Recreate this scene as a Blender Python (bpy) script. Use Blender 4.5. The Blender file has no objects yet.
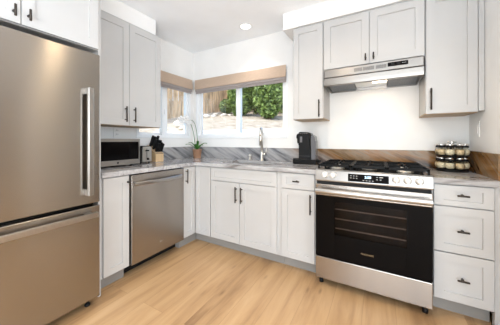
import bpy, bmesh, math, random
from math import pi, sin, cos, radians
from mathutils import Vector, Matrix, noise as mnoise

S = bpy.context.scene
COL = S.collection
random.seed(7)

# ------------------------------------------------------------------ camera, sky, sun, large lights, exposure
cam_d = bpy.data.cameras.new('camera')
cam_d.sensor_fit = 'HORIZONTAL'
cam_d.sensor_width = 36.0
cam_d.lens = 227.05 / 500 * 36.0
cam_d.shift_y = -22.0 / 500
cam_d.clip_start = 0.05
cam = bpy.data.objects.new('camera', cam_d)
COL.objects.link(cam)
cam.location = (2.4359, -2.5581, 1.1582)
cam.rotation_euler = (pi / 2, 0, 0.516)
S.camera = cam

W = bpy.data.worlds.new('sky')
S.world = W
W.use_nodes = True
wn = W.node_tree
wn.nodes.clear()
wo = wn.nodes.new('ShaderNodeOutputWorld')
wb = wn.nodes.new('ShaderNodeBackground')
ws = wn.nodes.new('ShaderNodeTexSky')
ws.sky_type = 'NISHITA'
ws.sun_disc = False
ws.sun_elevation = radians(52)
ws.sun_rotation = radians(150)
wb.inputs[1].default_value = 0.5
wn.links.new(ws.outputs[0], wb.inputs[0])
wn.links.new(wb.outputs[0], wo.inputs[0])


def light(name, kind, loc, power, color=(1, 1, 1), size=None, sy=None, rot=None, shape=None, spread=None):
    d = bpy.data.lights.new(name, kind)
    d.energy = power
    d.color = color
    if kind == 'AREA':
        d.shape = shape or ('RECTANGLE' if sy else 'DISK')
        d.size = size
        if sy:
            d.size_y = sy
        if spread:
            d.spread = spread
    o = bpy.data.objects.new(name, d)
    COL.objects.link(o)
    o.location = loc
    if rot:
        o.rotation_euler = rot
    return o


sun = light('sun', 'SUN', (0, 0, 12), 4.2, (1.0, 0.95, 0.88))
sun.data.angle = radians(0.6)
sun.rotation_euler = Vector((0.34, 0.60, -0.74)).to_track_quat('-Z', 'Y').to_euler()
# added fill lights out of view, standing in for daylight from the room behind
light('rear_fill_light', 'AREA', (3.4, -6.6, 1.45), 165, (0.80, 0.90, 1.0), 3.6, 2.2, (pi / 2, 0, 0))
light('side_fill_light', 'AREA', (6.2, -3.4, 1.5), 135, (0.80, 0.90, 1.0), 2.6, 1.9, (pi / 2, 0, pi / 2))  # added fill from the right, no window stands there
# added upward fill that brightens the ceiling, no such lamp in the room
light('ceiling_fill_light', 'AREA', (2.2, -3.3, 0.6), 61, (0.74, 0.87, 1.0), 1.2, 1.2, (pi, 0, 0))

S.view_settings.view_transform = 'Standard'
S.view_settings.look = 'None'
S.view_settings.exposure = 0.1
S.view_settings.gamma = 1.0
S.view_settings.use_curve_mapping = False


# ------------------------------------------------------------------ materials
def new_mat(name):
    m = bpy.data.materials.new(name)
    m.use_nodes = True
    nt = m.node_tree
    return m, nt, nt.nodes['Principled BSDF']


def plain(name, col, rough=0.5, metal=0.0, bump=0.0, bscale=200, spec=None, vary=0.03, vscale=3.0):
    """A painted / moulded surface with a slight tonal variation and fine bump."""
    m, nt, b = new_mat(name)
    b.inputs['Roughness'].default_value = rough
    b.inputs['Metallic'].default_value = metal
    if spec is not None:
        b.inputs['Specular IOR Level'].default_value = spec
    geo = nt.nodes.new('ShaderNodeNewGeometry')
    n = nt.nodes.new('ShaderNodeTexNoise')
    n.inputs['Scale'].default_value = vscale
    n.inputs['Detail'].default_value = 3
    nt.links.new(geo.outputs['Position'], n.inputs['Vector'])
    r = nt.nodes.new('ShaderNodeValToRGB')
    r.color_ramp.elements[0].color = (*[c * (1 - vary) for c in col], 1)
    r.color_ramp.elements[1].color = (*[min(1, c * (1 + vary)) for c in col], 1)
    r.color_ramp.elements[0].position = .3
    r.color_ramp.elements[1].position = .7
    nt.links.new(n.outputs['Fac'], r.inputs['Fac'])
    nt.links.new(r.outputs['Color'], b.inputs['Base Color'])
    if bump:
        n2 = nt.nodes.new('ShaderNodeTexNoise')
        n2.inputs['Scale'].default_value = bscale
        nt.links.new(geo.outputs['Position'], n2.inputs['Vector'])
        bp = nt.nodes.new('ShaderNodeBump')
        bp.inputs['Strength'].default_value = bump
        bp.inputs['Distance'].default_value = .002
        nt.links.new(n2.outputs['Fac'], bp.inputs['Height'])
        nt.links.new(bp.outputs['Normal'], b.inputs['Normal'])
    return m


def steel(name, col, rough=0.28, aniso=0.75, rot=0.25):
    m, nt, b = new_mat(name)
    b.inputs['Base Color'].default_value = (*col, 1)
    b.inputs['Metallic'].default_value = 1
    b.inputs['Anisotropic'].default_value = aniso
    b.inputs['Anisotropic Rotation'].default_value = rot
    t = nt.nodes.new('ShaderNodeTangent')
    t.direction_type = 'RADIAL'
    t.axis = 'Z'
    nt.links.new(t.outputs[0], b.inputs['Tangent'])
    geo = nt.nodes.new('ShaderNodeNewGeometry')
    mp = nt.nodes.new('ShaderNodeMapping')
    mp.inputs['Scale'].default_value = (3, 3, 420)
    n = nt.nodes.new('ShaderNodeTexNoise')
    n.inputs['Scale'].default_value = 1
    n.inputs['Detail'].default_value = 2
    nt.links.new(geo.outputs['Position'], mp.inputs['Vector'])
    nt.links.new(mp.outputs['Vector'], n.inputs['Vector'])
    mr = nt.nodes.new('ShaderNodeMapRange')
    mr.inputs['To Min'].default_value = rough - .006
    mr.inputs['To Max'].default_value = rough + .006
    nt.links.new(n.outputs['Fac'], mr.inputs['Value'])
    nt.links.new(mr.outputs[0], b.inputs['Roughness'])
    return m


def emit(name, col, strength):
    m, nt, b = new_mat(name)
    b.inputs['Base Color'].default_value = (*col, 1)
    b.inputs['Emission Color'].default_value = (*col, 1)
    b.inputs['Emission Strength'].default_value = strength
    return m


def glass_pane(name, tint=(.97, .985, .98), fac=.05):
    m = bpy.data.materials.new(name)
    m.use_nodes = True
    nt = m.node_tree
    nt.nodes.clear()
    o = nt.nodes.new('ShaderNodeOutputMaterial')
    tr = nt.nodes.new('ShaderNodeBsdfTransparent')
    tr.inputs[0].default_value = (*tint, 1)
    g = nt.nodes.new('ShaderNodeBsdfGlossy')
    g.inputs['Roughness'].default_value = .02
    fr = nt.nodes.new('ShaderNodeFresnel')
    fr.inputs[0].default_value = 1.22
    mx = nt.nodes.new('ShaderNodeMixShader')
    nt.links.new(fr.outputs[0], mx.inputs[0])
    nt.links.new(tr.outputs[0], mx.inputs[1])
    nt.links.new(g.outputs[0], mx.inputs[2])
    nt.links.new(mx.outputs[0], o.inputs[0])
    return m


def ramp(nt, stops):
    r = nt.nodes.new('ShaderNodeValToRGB')
    cr = r.color_ramp
    while len(cr.elements) < len(stops):
        cr.elements.new(.5)
    for e, (p, c) in zip(cr.elements, stops):
        e.position = p
        e.color = (*c, 1)
    return r


def math_node(nt, op, a, b=None, c=None):
    n = nt.nodes.new('ShaderNodeMath')
    n.operation = op
    for i, v in enumerate((a, b, c)):
        if v is None:
            continue
        if isinstance(v, (int, float)):
            n.inputs[i].default_value = v
        else:
            nt.links.new(v, n.inputs[i])
    return n.outputs[0]


def quartzite(name, sgn=1.0):
    """Backsplash slab: diagonal veins, grey by the sink, amber and brown behind the range."""
    m, nt, b = new_mat(name)
    b.inputs['Roughness'].default_value = .2
    b.inputs['Specular IOR Level'].default_value = .3
    geo = nt.nodes.new('ShaderNodeNewGeometry')
    sp = nt.nodes.new('ShaderNodeSeparateXYZ')
    nt.links.new(geo.outputs['Position'], sp.inputs[0])
    h = math_node(nt, 'ADD', sp.outputs[0], math_node(nt, 'MULTIPLY', sp.outputs[1], sgn))
    across = math_node(nt, 'ADD', math_node(nt, 'MULTIPLY', h, .55), sp.outputs[2])
    along = math_node(nt, 'SUBTRACT', h, math_node(nt, 'MULTIPLY', sp.outputs[2], .55))
    cb = nt.nodes.new('ShaderNodeCombineXYZ')
    nt.links.new(math_node(nt, 'MULTIPLY', across, 11.0), cb.inputs[0])
    nt.links.new(math_node(nt, 'MULTIPLY', along, 1.0), cb.inputs[1])
    n1 = nt.nodes.new('ShaderNodeTexNoise')
    n1.inputs['Scale'].default_value = 1.0
    n1.inputs['Detail'].default_value = 6
    n1.inputs['Roughness'].default_value = .62
    n1.inputs['Distortion'].default_value = .35
    nt.links.new(cb.outputs[0], n1.inputs['Vector'])
    grey = ramp(nt, [(.26, (.03, .03, .035)), (.36, (.13, .13, .14)), (.46, (.30, .30, .31)), (.56, (.42, .41, .41)), (.70, (.22, .20, .19))])
    gold = ramp(nt, [(.30, (.03, .018, .01)), (.39, (.12, .055, .018)), (.47, (.27, .13, .04)), (.54, (.25, .17, .10)), (.62, (.16, .085, .032)), (.74, (.30, .19, .09))])
    # one wide dark vein crosses the slab behind the faucet
    dv = math_node(nt, 'DIVIDE', math_node(nt, 'ABSOLUTE', math_node(nt, 'SUBTRACT', across, 1.555)), .085)
    dk = math_node(nt, 'MULTIPLY', math_node(nt, 'MAXIMUM', math_node(nt, 'SUBTRACT', 1.0, dv), 0.0), .17)
    nt.links.new(math_node(nt, 'SUBTRACT', n1.outputs['Fac'], dk), grey.inputs[0])
    nt.links.new(n1.outputs['Fac'], gold.inputs[0])
    n2 = nt.nodes.new('ShaderNodeTexNoise')
    n2.inputs['Scale'].default_value = .35
    nt.links.new(cb.outputs[0], n2.inputs['Vector'])
    mr = nt.nodes.new('ShaderNodeMapRange')
    mr.interpolation_type = 'SMOOTHSTEP'
    mr.inputs['From Min'].default_value = 1.75
    mr.inputs['From Max'].default_value = 2.25
    nt.links.new(math_node(nt, 'ADD', across, math_node(nt, 'MULTIPLY', math_node(nt, 'SUBTRACT', n2.outputs['Fac'], .5), .9)), mr.inputs['Value'])
    # 'across' carries .55 x + z, so shift the change-over to where the photo shows it
    mr.inputs['From Min'].default_value = 1.75
    mr.inputs['From Max'].default_value = 2.25
    mx = nt.nodes.new('ShaderNodeMixRGB')
    nt.links.new(mr.outputs[0], mx.inputs[0])
    nt.links.new(grey.outputs[0], mx.inputs[1])
    nt.links.new(gold.outputs[0], mx.inputs[2])
    nt.links.new(mx.outputs[0], b.inputs['Base Color'])
    return m


def counter_stone(name):
    m, nt, b = new_mat(name)
    b.inputs['Roughness'].default_value = .13
    geo = nt.nodes.new('ShaderNodeNewGeometry')
    mp = nt.nodes.new('ShaderNodeMapping')
    mp.inputs['Rotation'].default_value = (0.35, 0, radians(38))
    mp.inputs['Scale'].default_value = (2.2, 9.0, 9.0)
    nt.links.new(geo.outputs['Position'], mp.inputs['Vector'])
    n1 = nt.nodes.new('ShaderNodeTexNoise')
    n1.inputs['Scale'].default_value = 1.0
    n1.inputs['Detail'].default_value = 7
    n1.inputs['Roughness'].default_value = .65
    n1.inputs['Distortion'].default_value = .6
    nt.links.new(mp.outputs[0], n1.inputs['Vector'])
    r = ramp(nt, [(.30, (.10, .085, .075)), (.39, (.24, .225, .22)), (.48, (.39, .38, .38)), (.58, (.51, .505, .51)), (.70, (.28, .255, .245))])
    nt.links.new(n1.outputs['Fac'], r.inputs[0])
    nt.links.new(r.outputs[0], b.inputs['Base Color'])
    return m


def oak_floor(name):
    m, nt, b = new_mat(name)
    geo = nt.nodes.new('ShaderNodeNewGeometry')
    sp = nt.nodes.new('ShaderNodeSeparateXYZ')
    nt.links.new(geo.outputs['Position'], sp.inputs[0])
    cb = nt.nodes.new('ShaderNodeCombineXYZ')          # planks run along y
    nt.links.new(sp.outputs[1], cb.inputs[0])
    nt.links.new(sp.outputs[0], cb.inputs[1])
    br = nt.nodes.new('ShaderNodeTexBrick')
    br.offset = .37
    br.inputs['Scale'].default_value = 1.0
    br.inputs['Brick Width'].default_value = 1.52
    br.inputs['Row Height'].default_value = .195
    br.inputs['Mortar Size'].default_value = .0012
    br.inputs['Mortar Smooth'].default_value = .3
    br.inputs['Bias'].default_value = 0
    br.inputs['Color1'].default_value = (0, 0, 0, 1)
    br.inputs['Color2'].default_value = (1, 1, 1, 1)
    br.inputs['Mortar'].default_value = (.5, .5, .5, 1)
    nt.links.new(cb.outputs[0], br.inputs['Vector'])
    # grain: noise stretched along the plank, shifted per plank
    gv = nt.nodes.new('ShaderNodeCombineXYZ')
    nt.links.new(math_node(nt, 'MULTIPLY', sp.outputs[1], 1.1), gv.inputs[0])
    nt.links.new(math_node(nt, 'MULTIPLY', sp.outputs[0], 10.0), gv.inputs[1])
    nt.links.new(math_node(nt, 'MULTIPLY', br.outputs['Color'], 37.0), gv.inputs[2])
    g1 = nt.nodes.new('ShaderNodeTexNoise')
    g1.inputs['Scale'].default_value = 1.0
    g1.inputs['Detail'].default_value = 6
    g1.inputs['Roughness'].default_value = .6
    g1.inputs['Distortion'].default_value = .5
    nt.links.new(gv.outputs[0], g1.inputs['Vector'])
    tone = ramp(nt, [(.26, (.27, .15, .07)), (.42, (.45, .275, .135)), (.54, (.53, .335, .172)), (.64, (.575, .375, .20)), (.80, (.63, .43, .245))])
    f = math_node(nt, 'ADD', math_node(nt, 'MULTIPLY', g1.outputs['Fac'], .85), math_node(nt, 'MULTIPLY', br.outputs['Color'], .14))
    nt.links.new(f, tone.inputs[0])
    # knots
    kv = nt.nodes.new('ShaderNodeCombineXYZ')
    nt.links.new(math_node(nt, 'MULTIPLY', sp.outputs[1], 2.6), kv.inputs[0])
    nt.links.new(math_node(nt, 'MULTIPLY', sp.outputs[0], 8.5), kv.inputs[1])
    vo = nt.nodes.new('ShaderNodeTexVoronoi')
    vo.voronoi_dimensions = '2D'
    vo.inputs['Scale'].default_value = 1.0
    vs_ = nt.nodes.new('ShaderNodeSeparateColor')
    nt.links.new(vo.outputs['Color'], vs_.inputs[0])
    nt.links.new(kv.outputs[0], vo.inputs['Vector'])
    km = nt.nodes.new('ShaderNodeMapRange')
    km.inputs['From Min'].default_value = .02
    km.inputs['From Max'].default_value = .13
    km.inputs['To Min'].default_value = .5
    km.inputs['To Max'].default_value = 0
    nt.links.new(vo.outputs['Distance'], km.inputs['Value'])
    k2 = math_node(nt, 'MULTIPLY', km.outputs[0], math_node(nt, 'MAXIMUM', math_node(nt, 'MULTIPLY', math_node(nt, 'SUBTRACT', vs_.outputs[0], .70), 3.4), 0.0))
    mk = nt.nodes.new('ShaderNodeMixRGB')
    mk.inputs[2].default_value = (.10, .045, .018, 1)
    nt.links.new(k2, mk.inputs[0])
    nt.links.new(tone.outputs[0], mk.inputs[1])
    ms = nt.nodes.new('ShaderNodeMixRGB')
    ms.inputs[2].default_value = (.25, .14, .06, 1)
    nt.links.new(math_node(nt, 'MULTIPLY', br.outputs['Fac'], .55), ms.inputs[0])
    nt.links.new(mk.outputs[0], ms.inputs[1])
    nt.links.new(ms.outputs[0], b.inputs['Base Color'])
    b.inputs['Roughness'].default_value = .38
    return m


def wood(name, col, axis=2, dark=.72, rough=.5, scale=22):
    m, nt, b = new_mat(name)
    b.inputs['Roughness'].default_value = rough
    geo = nt.nodes.new('ShaderNodeNewGeometry')
    mp = nt.nodes.new('ShaderNodeMapping')
    sc = [scale] * 3
    sc[axis] = 1.6
    mp.inputs['Scale'].default_value = sc
    nt.links.new(geo.outputs['Position'], mp.inputs['Vector'])
    n = nt.nodes.new('ShaderNodeTexNoise')
    n.inputs['Scale'].default_value = 1
    n.inputs['Detail'].default_value = 4
    nt.links.new(mp.outputs[0], n.inputs['Vector'])
    r = ramp(nt, [(.3, tuple(c * dark for c in col)), (.7, col)])
    nt.links.new(n.outputs['Fac'], r.inputs[0])
    nt.links.new(r.outputs[0], b.inputs['Base Color'])
    return m


def fabric(name, col):
    m, nt, b = new_mat(name)
    b.inputs['Roughness'].default_value = .9
    geo = nt.nodes.new('ShaderNodeNewGeometry')
    mp = nt.nodes.new('ShaderNodeMapping')
    mp.inputs['Scale'].default_value = (40, 40, 420)
    nt.links.new(geo.outputs['Position'], mp.inputs['Vector'])
    n = nt.nodes.new('ShaderNodeTexNoise')
    n.inputs['Scale'].default_value = 1
    nt.links.new(mp.outputs[0], n.inputs['Vector'])
    r = ramp(nt, [(.3, tuple(c * .86 for c in col)), (.7, col)])
    nt.links.new(n.outputs['Fac'], r.inputs[0])
    nt.links.new(r.outputs[0], b.inputs['Base Color'])
    tl = nt.nodes.new('ShaderNodeBsdfTranslucent')
    nt.links.new(r.outputs[0], tl.inputs[0])
    mx = nt.nodes.new('ShaderNodeMixShader')
    mx.inputs[0].default_value = .30
    out = nt.nodes['Material Output']
    nt.links.new(b.outputs[0], mx.inputs[1])
    nt.links.new(tl.outputs[0], mx.inputs[2])
    nt.links.new(mx.outputs[0], out.inputs[0])
    return m


def leaf_mat(name, a, bcol):
    m, nt, b = new_mat(name)
    b.inputs['Roughness'].default_value = .55
    geo = nt.nodes.new('ShaderNodeNewGeometry')
    n = nt.nodes.new('ShaderNodeTexNoise')
    n.inputs['Scale'].default_value = 6
    n.inputs['Detail'].default_value = 4
    nt.links.new(geo.outputs['Position'], n.inputs['Vector'])
    r = ramp(nt, [(.35, a), (.65, bcol)])
    nt.links.new(n.outputs['Fac'], r.inputs[0])
    nt.links.new(r.outputs[0], b.inputs['Base Color'])
    return m


def sand(name):
    m, nt, b = new_mat(name)
    b.inputs['Roughness'].default_value = .95
    geo = nt.nodes.new('ShaderNodeNewGeometry')
    n = nt.nodes.new('ShaderNodeTexNoise')
    n.inputs['Scale'].default_value = 3.5
    n.inputs['Detail'].default_value = 9
    n.inputs['Roughness'].default_value = .72
    nt.links.new(geo.outputs['Position'], n.inputs['Vector'])
    r = ramp(nt, [(.34, (.25, .19, .13)), (.45, (.41, .335, .245)), (.56, (.49, .41, .315)), (.68, (.58, .505, .40))])
    nt.links.new(n.outputs['Fac'], r.inputs[0])
    nt.links.new(r.outputs[0], b.inputs['Base Color'])
    bp = nt.nodes.new('ShaderNodeBump')
    bp.inputs['Strength'].default_value = .8
    bp.inputs['Distance'].default_value = .08
    nt.links.new(n.outputs['Fac'], bp.inputs['Height'])
    nt.links.new(bp.outputs[0], b.inputs['Normal'])
    return m


M = dict(
    wall=plain('wall_paint', (.85, .84, .82), .7, bump=.15, bscale=90),
    wall_dark=plain('dimmed_wall_paint', (.30, .26, .22), .7),  # unseen walls darkened in colour to stand in for a dim room
    ceil=plain('ceiling_paint', (.93, .945, .96), .8, bump=.2, bscale=70),
    vinyl=plain('white_vinyl', (.86, .87, .88), .35),
    cab=plain('cabinet_paint', (.52, .513, .503), .42),
    edge=wood('cabinet_underside_wood', (.50, .34, .19), 0),
    steel=steel('brushed_steel', (.40, .365, .33), .27, .85),
    hood=steel('hood_steel', (.25, .237, .222), .30, .6),
    steel2=steel('bright_brushed_steel', (.41, .393, .372), .28, .5),
    fridge=steel('refrigerator_steel', (.355, .328, .295), .27, .88),
    chrome=plain('polished_chrome', (.78, .77, .75), .15, 1.0),
    nickel=plain('brushed_nickel', (.66, .63, .58), .28, 1.0),
    bronze=plain('dark_bronze', (.055, .045, .037), .38, .7),
    black=plain('black_plastic', (.008, .008, .0085), .4, spec=.16),
    blackglass=plain('black_glass', (.004, .0035, .0035), .05, spec=.06),
    iron=plain('cast_iron', (.005, .005, .005), .45, bump=.3, bscale=300, spec=.12),
    enamel=plain('black_enamel', (.010, .0095, .009), .10, spec=.6),
    void=plain('dark_gap', (.012, .012, .012), .8),
    toe=plain('toe_kick_shaded_paint', (.28, .265, .245), .5),  # shade under the cabinets is put into this darker colour
    splash=quartzite('quartzite_slab', 1.0),
    splash_r=quartzite('quartzite_slab_return', -1.0),
    counter=counter_stone('marble_counter'),
    floor=oak_floor('oak_planks'),
    glass=glass_pane('window_glass'),
    jar_glass=glass_pane('jar_glass', (.93, .93, .90)),
    tank=plain('smoky_plastic', (.13, .13, .14), .12),
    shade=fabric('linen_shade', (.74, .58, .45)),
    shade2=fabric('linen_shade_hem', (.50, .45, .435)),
    block=wood('knife_block_wood', (.66, .46, .26), 2, .85),
    pot=plain('clay_pot', (.36, .20, .12), .75, bump=.3, bscale=60),
    leaf=leaf_mat('orchid_leaf', (.03, .12, .02), (.09, .26, .05)),
    stem=plain('orchid_stem', (.13, .20, .09), .6),
    petal=plain('orchid_petal', (.86, .86, .86), .6),
    bush=leaf_mat('bush_leaf', (.05, .085, .02), (.30, .40, .10)),
    bush2=leaf_mat('dry_bush_leaf', (.10, .15, .04), (.30, .36, .12)),
    bark=wood('bark', (.16, .11, .07), 2),
    fence=wood('fence_wood', (.86, .58, .34), 2, .38, .8, 8),
    sand=sand('sandy_hillside'),
    rock=plain('pale_rock', (.62, .55, .46), .9, bump=.8, bscale=12, vary=.15),
    concrete=plain('pale_concrete', (.72, .70, .66), .85, bump=.4, bscale=40),
    lens=emit('hood_lamp_lens', (1.0, .86, .66), 5.0),
    bulb=emit('ceiling_lamp_lens', (1.0, .96, .90), 6.0),
    digit=emit('clock_digits', (.55, .78, 1.0), .9),
    print=plain('pale_print', (.55, .55, .55), .5),
    gold=plain('gold_lettering', (.40, .31, .19), .4, .8),
    silver=plain('silver_badge', (.80, .79, .77), .25, 1.0),
    satin=plain('satin_silver', (.72, .71, .69), .35, .35),
    filter=plain('hood_filter_mesh', (.17, .175, .185), .4, .9, bump=.6, bscale=500),
    spice_a=plain('tan_spice', (.64, .50, .32), .9, bump=.8, bscale=250, vary=.25, vscale=90),
    spice_b=plain('pale_spice', (.78, .68, .50), .9, bump=.8, bscale=250, vary=.2, vscale=90),
    spice_c=plain('brown_spice', (.33, .21, .11), .9, bump=.8, bscale=250, vary=.3, vscale=90),
    rack_wire=plain('oven_rack_wire', (.70, .69, .66), .35),
    plate=plain('white_plate', (.84, .83, .81), .4),
)


# ------------------------------------------------------------------ mesh builder
class MB:
    def __init__(self):
        self.bm = bmesh.new()

    def add(self, verts, faces, smooth=False):
        vs = [self.bm.verts.new(v) for v in verts]
        for f in faces:
            try:
                fc = self.bm.faces.new([vs[i] for i in f])
                fc.smooth = smooth
            except ValueError:
                pass
        return self

    def box(self, x0, x1, y0, y1, z0, z1, bev=0.0, seg=2):
        if x0 > x1: x0, x1 = x1, x0
        if y0 > y1: y0, y1 = y1, y0
        if z0 > z1: z0, z1 = z1, z0
        t = bmesh.new()
        vs = [t.verts.new((x, y, z)) for x in (x0, x1) for y in (y0, y1) for z in (z0, z1)]
        for f in ((0, 1, 3, 2), (4, 6, 7, 5), (0, 4, 5, 1), (2, 3, 7, 6), (0, 2, 6, 4), (1, 5, 7, 3)):
            t.faces.new([vs[i] for i in f])
        if bev > 0:
            bmesh.ops.bevel(t, geom=list(t.edges), offset=bev, segments=seg, profile=.5, affect='EDGES')
            if seg > 1:
                for f in t.faces:
                    f.smooth = False
        self._merge(t)
        return self

    def _merge(self, t, mat=None):
        mp = {}
        for v in t.verts:
            mp[v] = self.bm.verts.new(mat @ v.co if mat else v.co)
        for f in t.faces:
            try:
                n = self.bm.faces.new([mp[v] for v in f.verts])
                n.smooth = f.smooth
            except ValueError:
                pass
        t.free()

    def lathe(self, prof, cx, cy, n=24, axis='z', cap=True, smooth=True):
        """prof: (radius, height) pairs revolved about an axis through (cx, cy)."""
        vs, fs = [], []
        for r, h in prof:
            for k in range(n):
                a = 2 * pi * k / n
                p = (r * cos(a), r * sin(a), h)
                if axis == 'y':
                    p = (cx + p[0], p[2], cy + p[1])
                elif axis == 'x':
                    p = (p[2], cx + p[0], cy + p[1])
                else:
                    p = (cx + p[0], cy + p[1], p[2])
                vs.append(p)
        for i in range(len(prof) - 1):
            for k in range(n):
                a, b = i * n + k, i * n + (k + 1) % n
                fs.append((a, b, b + n, a + n))
        if cap:
            fs.append(tuple(range(n - 1, -1, -1)))
            fs.append(tuple((len(prof) - 1) * n + k for k in range(n)))
        self.add(vs, fs, smooth)
        return self

    def tube(self, pts, rad, n=10, cap=True):
        pts = [Vector(p) for p in pts]
        rs = rad if isinstance(rad, (list, tuple)) else [rad] * len(pts)
        vs, fs = [], []
        d0 = (pts[1] - pts[0]).normalized()
        up = Vector((0, 0, 1)) if abs(d0.z) < .9 else Vector((1, 0, 0))
        u = d0.cross(up).normalized()
        for i, p in enumerate(pts):
            d = (pts[min(i + 1, len(pts) - 1)] - pts[max(i - 1, 0)]).normalized()
            u = (u - d * u.dot(d)).normalized()
            w = d.cross(u)
            for k in range(n):
                a = 2 * pi * k / n
                vs.append(p + (u * cos(a) + w * sin(a)) * rs[i])
        for i in range(len(pts) - 1):
            for k in range(n):
                a, b = i * n + k, i * n + (k + 1) % n
                fs.append((a, b, b + n, a + n))
        if cap:
            fs.append(tuple(range(n - 1, -1, -1)))
            fs.append(tuple((len(pts) - 1) * n + k for k in range(n)))
        self.add(vs, fs, True)
        return self

    def prism(self, poly, axis, a, b):
        """poly in the two other axes (cyclic order), extruded a..b along axis."""
        def P(u, v, w):
            return {'x': (w, u, v), 'y': (u, w, v), 'z': (u, v, w)}[axis]
        n = len(poly)
        vs = [P(u, v, a) for u, v in poly] + [P(u, v, b) for u, v in poly]
        fs = [tuple(range(n)), tuple(range(2 * n - 1, n - 1, -1))]
        fs += [(i, i + n, (i + 1) % n + n, (i + 1) % n) for i in range(n)]
        self.add(vs, fs)
        return self

    def sphere(self, c, r, sx=1, sy=1, sz=1, seg=14, rings=8):
        t = bmesh.new()
        bmesh.ops.create_uvsphere(t, u_segments=seg, v_segments=rings, radius=r)
        for f in t.faces:
            f.smooth = True
        self._merge(t, Matrix.Translation(c) @ Matrix.Diagonal((sx, sy, sz, 1)))
        return self


def world_of(o):
    v = Vector((0, 0, 0))
    while o is not None:
        v += Vector(o.location)
        o = o.parent
    return v


def obj(name, mb, mat, parent=None, label=None, at=None):
    """Link the builder's mesh (built in world coordinates) as ONE object."""
    bmesh.ops.recalc_face_normals(mb.bm, faces=list(mb.bm.faces))
    me = bpy.data.meshes.new(name)
    mb.bm.to_mesh(me)
    mb.bm.free()
    me.materials.append(M[mat])
    o = bpy.data.objects.new(name, me)
    COL.objects.link(o)
    if parent is not None:
        o.parent = parent
        off = world_of(parent)
    else:
        off = Vector(at) if at else Vector((0, 0, 0))
        o.location = off
    me.transform(Matrix.Translation(-off))
    if label:
        o['label'] = label
    return o


def thing(name, label, cat, loc, group=None):
    o = bpy.data.objects.new(name, None)
    o.empty_display_size = .05
    COL.objects.link(o)
    o.location = loc
    o['label'] = label
    o['category'] = cat
    if group:
        o['group'] = group
    return o


def tag(o, label, cat, group=None, kind=None):
    o['label'] = label
    o['category'] = cat
    if group:
        o['group'] = group
    if kind:
        o['kind'] = kind
    return o


def merge_pattern(o, into):
    """Printed marks belong to the surface they are printed on: same mesh, second material."""
    m = into.data
    bm = bmesh.new()
    bm.from_mesh(m)
    n = len(bm.faces)
    off = world_of(o) - world_of(into)
    o.data.transform(Matrix.Translation(off))
    bm.from_mesh(o.data)
    bm.faces.ensure_lookup_table()
    for f in bm.faces[n:]:
        f.material_index = len(m.materials)
    m.materials.append(o.data.materials[0])
    bm.to_mesh(m)
    bm.free()
    bpy.data.objects.remove(o)


def struct(name, mb, mat, label=None, parent=None):
    o = obj(name, mb, mat, parent)
    if parent is None:
        o['kind'] = 'structure'
        o['category'] = name.split('_')[0]
        if label:
            o['label'] = label
    return o


# ------------------------------------------------------------------ room shell
RW, H = 3.094, 2.4717
T = .14


def holed_wall(axis, p0, p1, u0, u1, z0, z1, hu0, hu1, hz0, hz1):
    mb = MB()
    for a, b, c, d in ((u0, hu0, z0, z1), (hu1, u1, z0, z1), (hu0, hu1, z0, hz0), (hu0, hu1, hz1, z1)):
        if axis == 'y':
            mb.box(a, b, p0, p1, c, d)
        else:
            mb.box(p0, p1, a, b, c, d)
    return mb


struct('floor', MB().box(-T, 6.6, -7.1, T, -.10, 0), 'floor', 'light oak plank floor running toward the sink wall')
struct('ceiling', MB().box(-T, 6.6, -7.1, T, H, H + .15), 'ceil', 'plain white flat ceiling above the kitchen')
struct('wall_back', holed_wall('y', 0, T, -T, RW + .12, 0, H, .06, 1.50, 1.19, 1.97), 'wall', 'white wall behind the sink and range')
struct('wall_left', holed_wall('x', -T, 0, -7.1, 0, 0, H, -.93, -.06, 1.19, 1.97), 'wall', 'white wall behind the microwave and dishwasher')
struct('wall_right', MB().box(RW, RW + .12, -1.35, 0, 0, H), 'wall', 'short white wall at the right end of the counter')
struct('wall_rear', holed_wall('y', -7.1, -6.95, 0, 6.6, 0, H, 1.6, 5.2, .05, 2.15), 'wall_dark')
struct('wall_far', MB().box(6.45, 6.6, -7.0, 0, 0, H), 'wall_dark')
struct('wall_dining', MB().box(RW + .12, 6.6, 0, T, 0, H), 'wall')
# dropped soffits above the wall cabinets
struct('trim_1', MB().box(1.57, RW, -.335, 0, 2.302, H), 'wall', 'white soffit above the cabinets over the range')
struct('trim_2', MB().box(0, .31, -1.63, -.905, 2.312, H), 'wall', 'white soffit above the tall left wall cabinet')
struct('baseboard_right', MB().box(RW - .014, RW, -1.35, -.635, 0, .09, .003), 'vinyl', 'white baseboard on the short right wall')
# unseen slab over the house, its overhang added to block the sun
struct('roof', MB().box(-.7, 7.0, -9.6, .25, H + .16, H + .34), 'wall')


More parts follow.
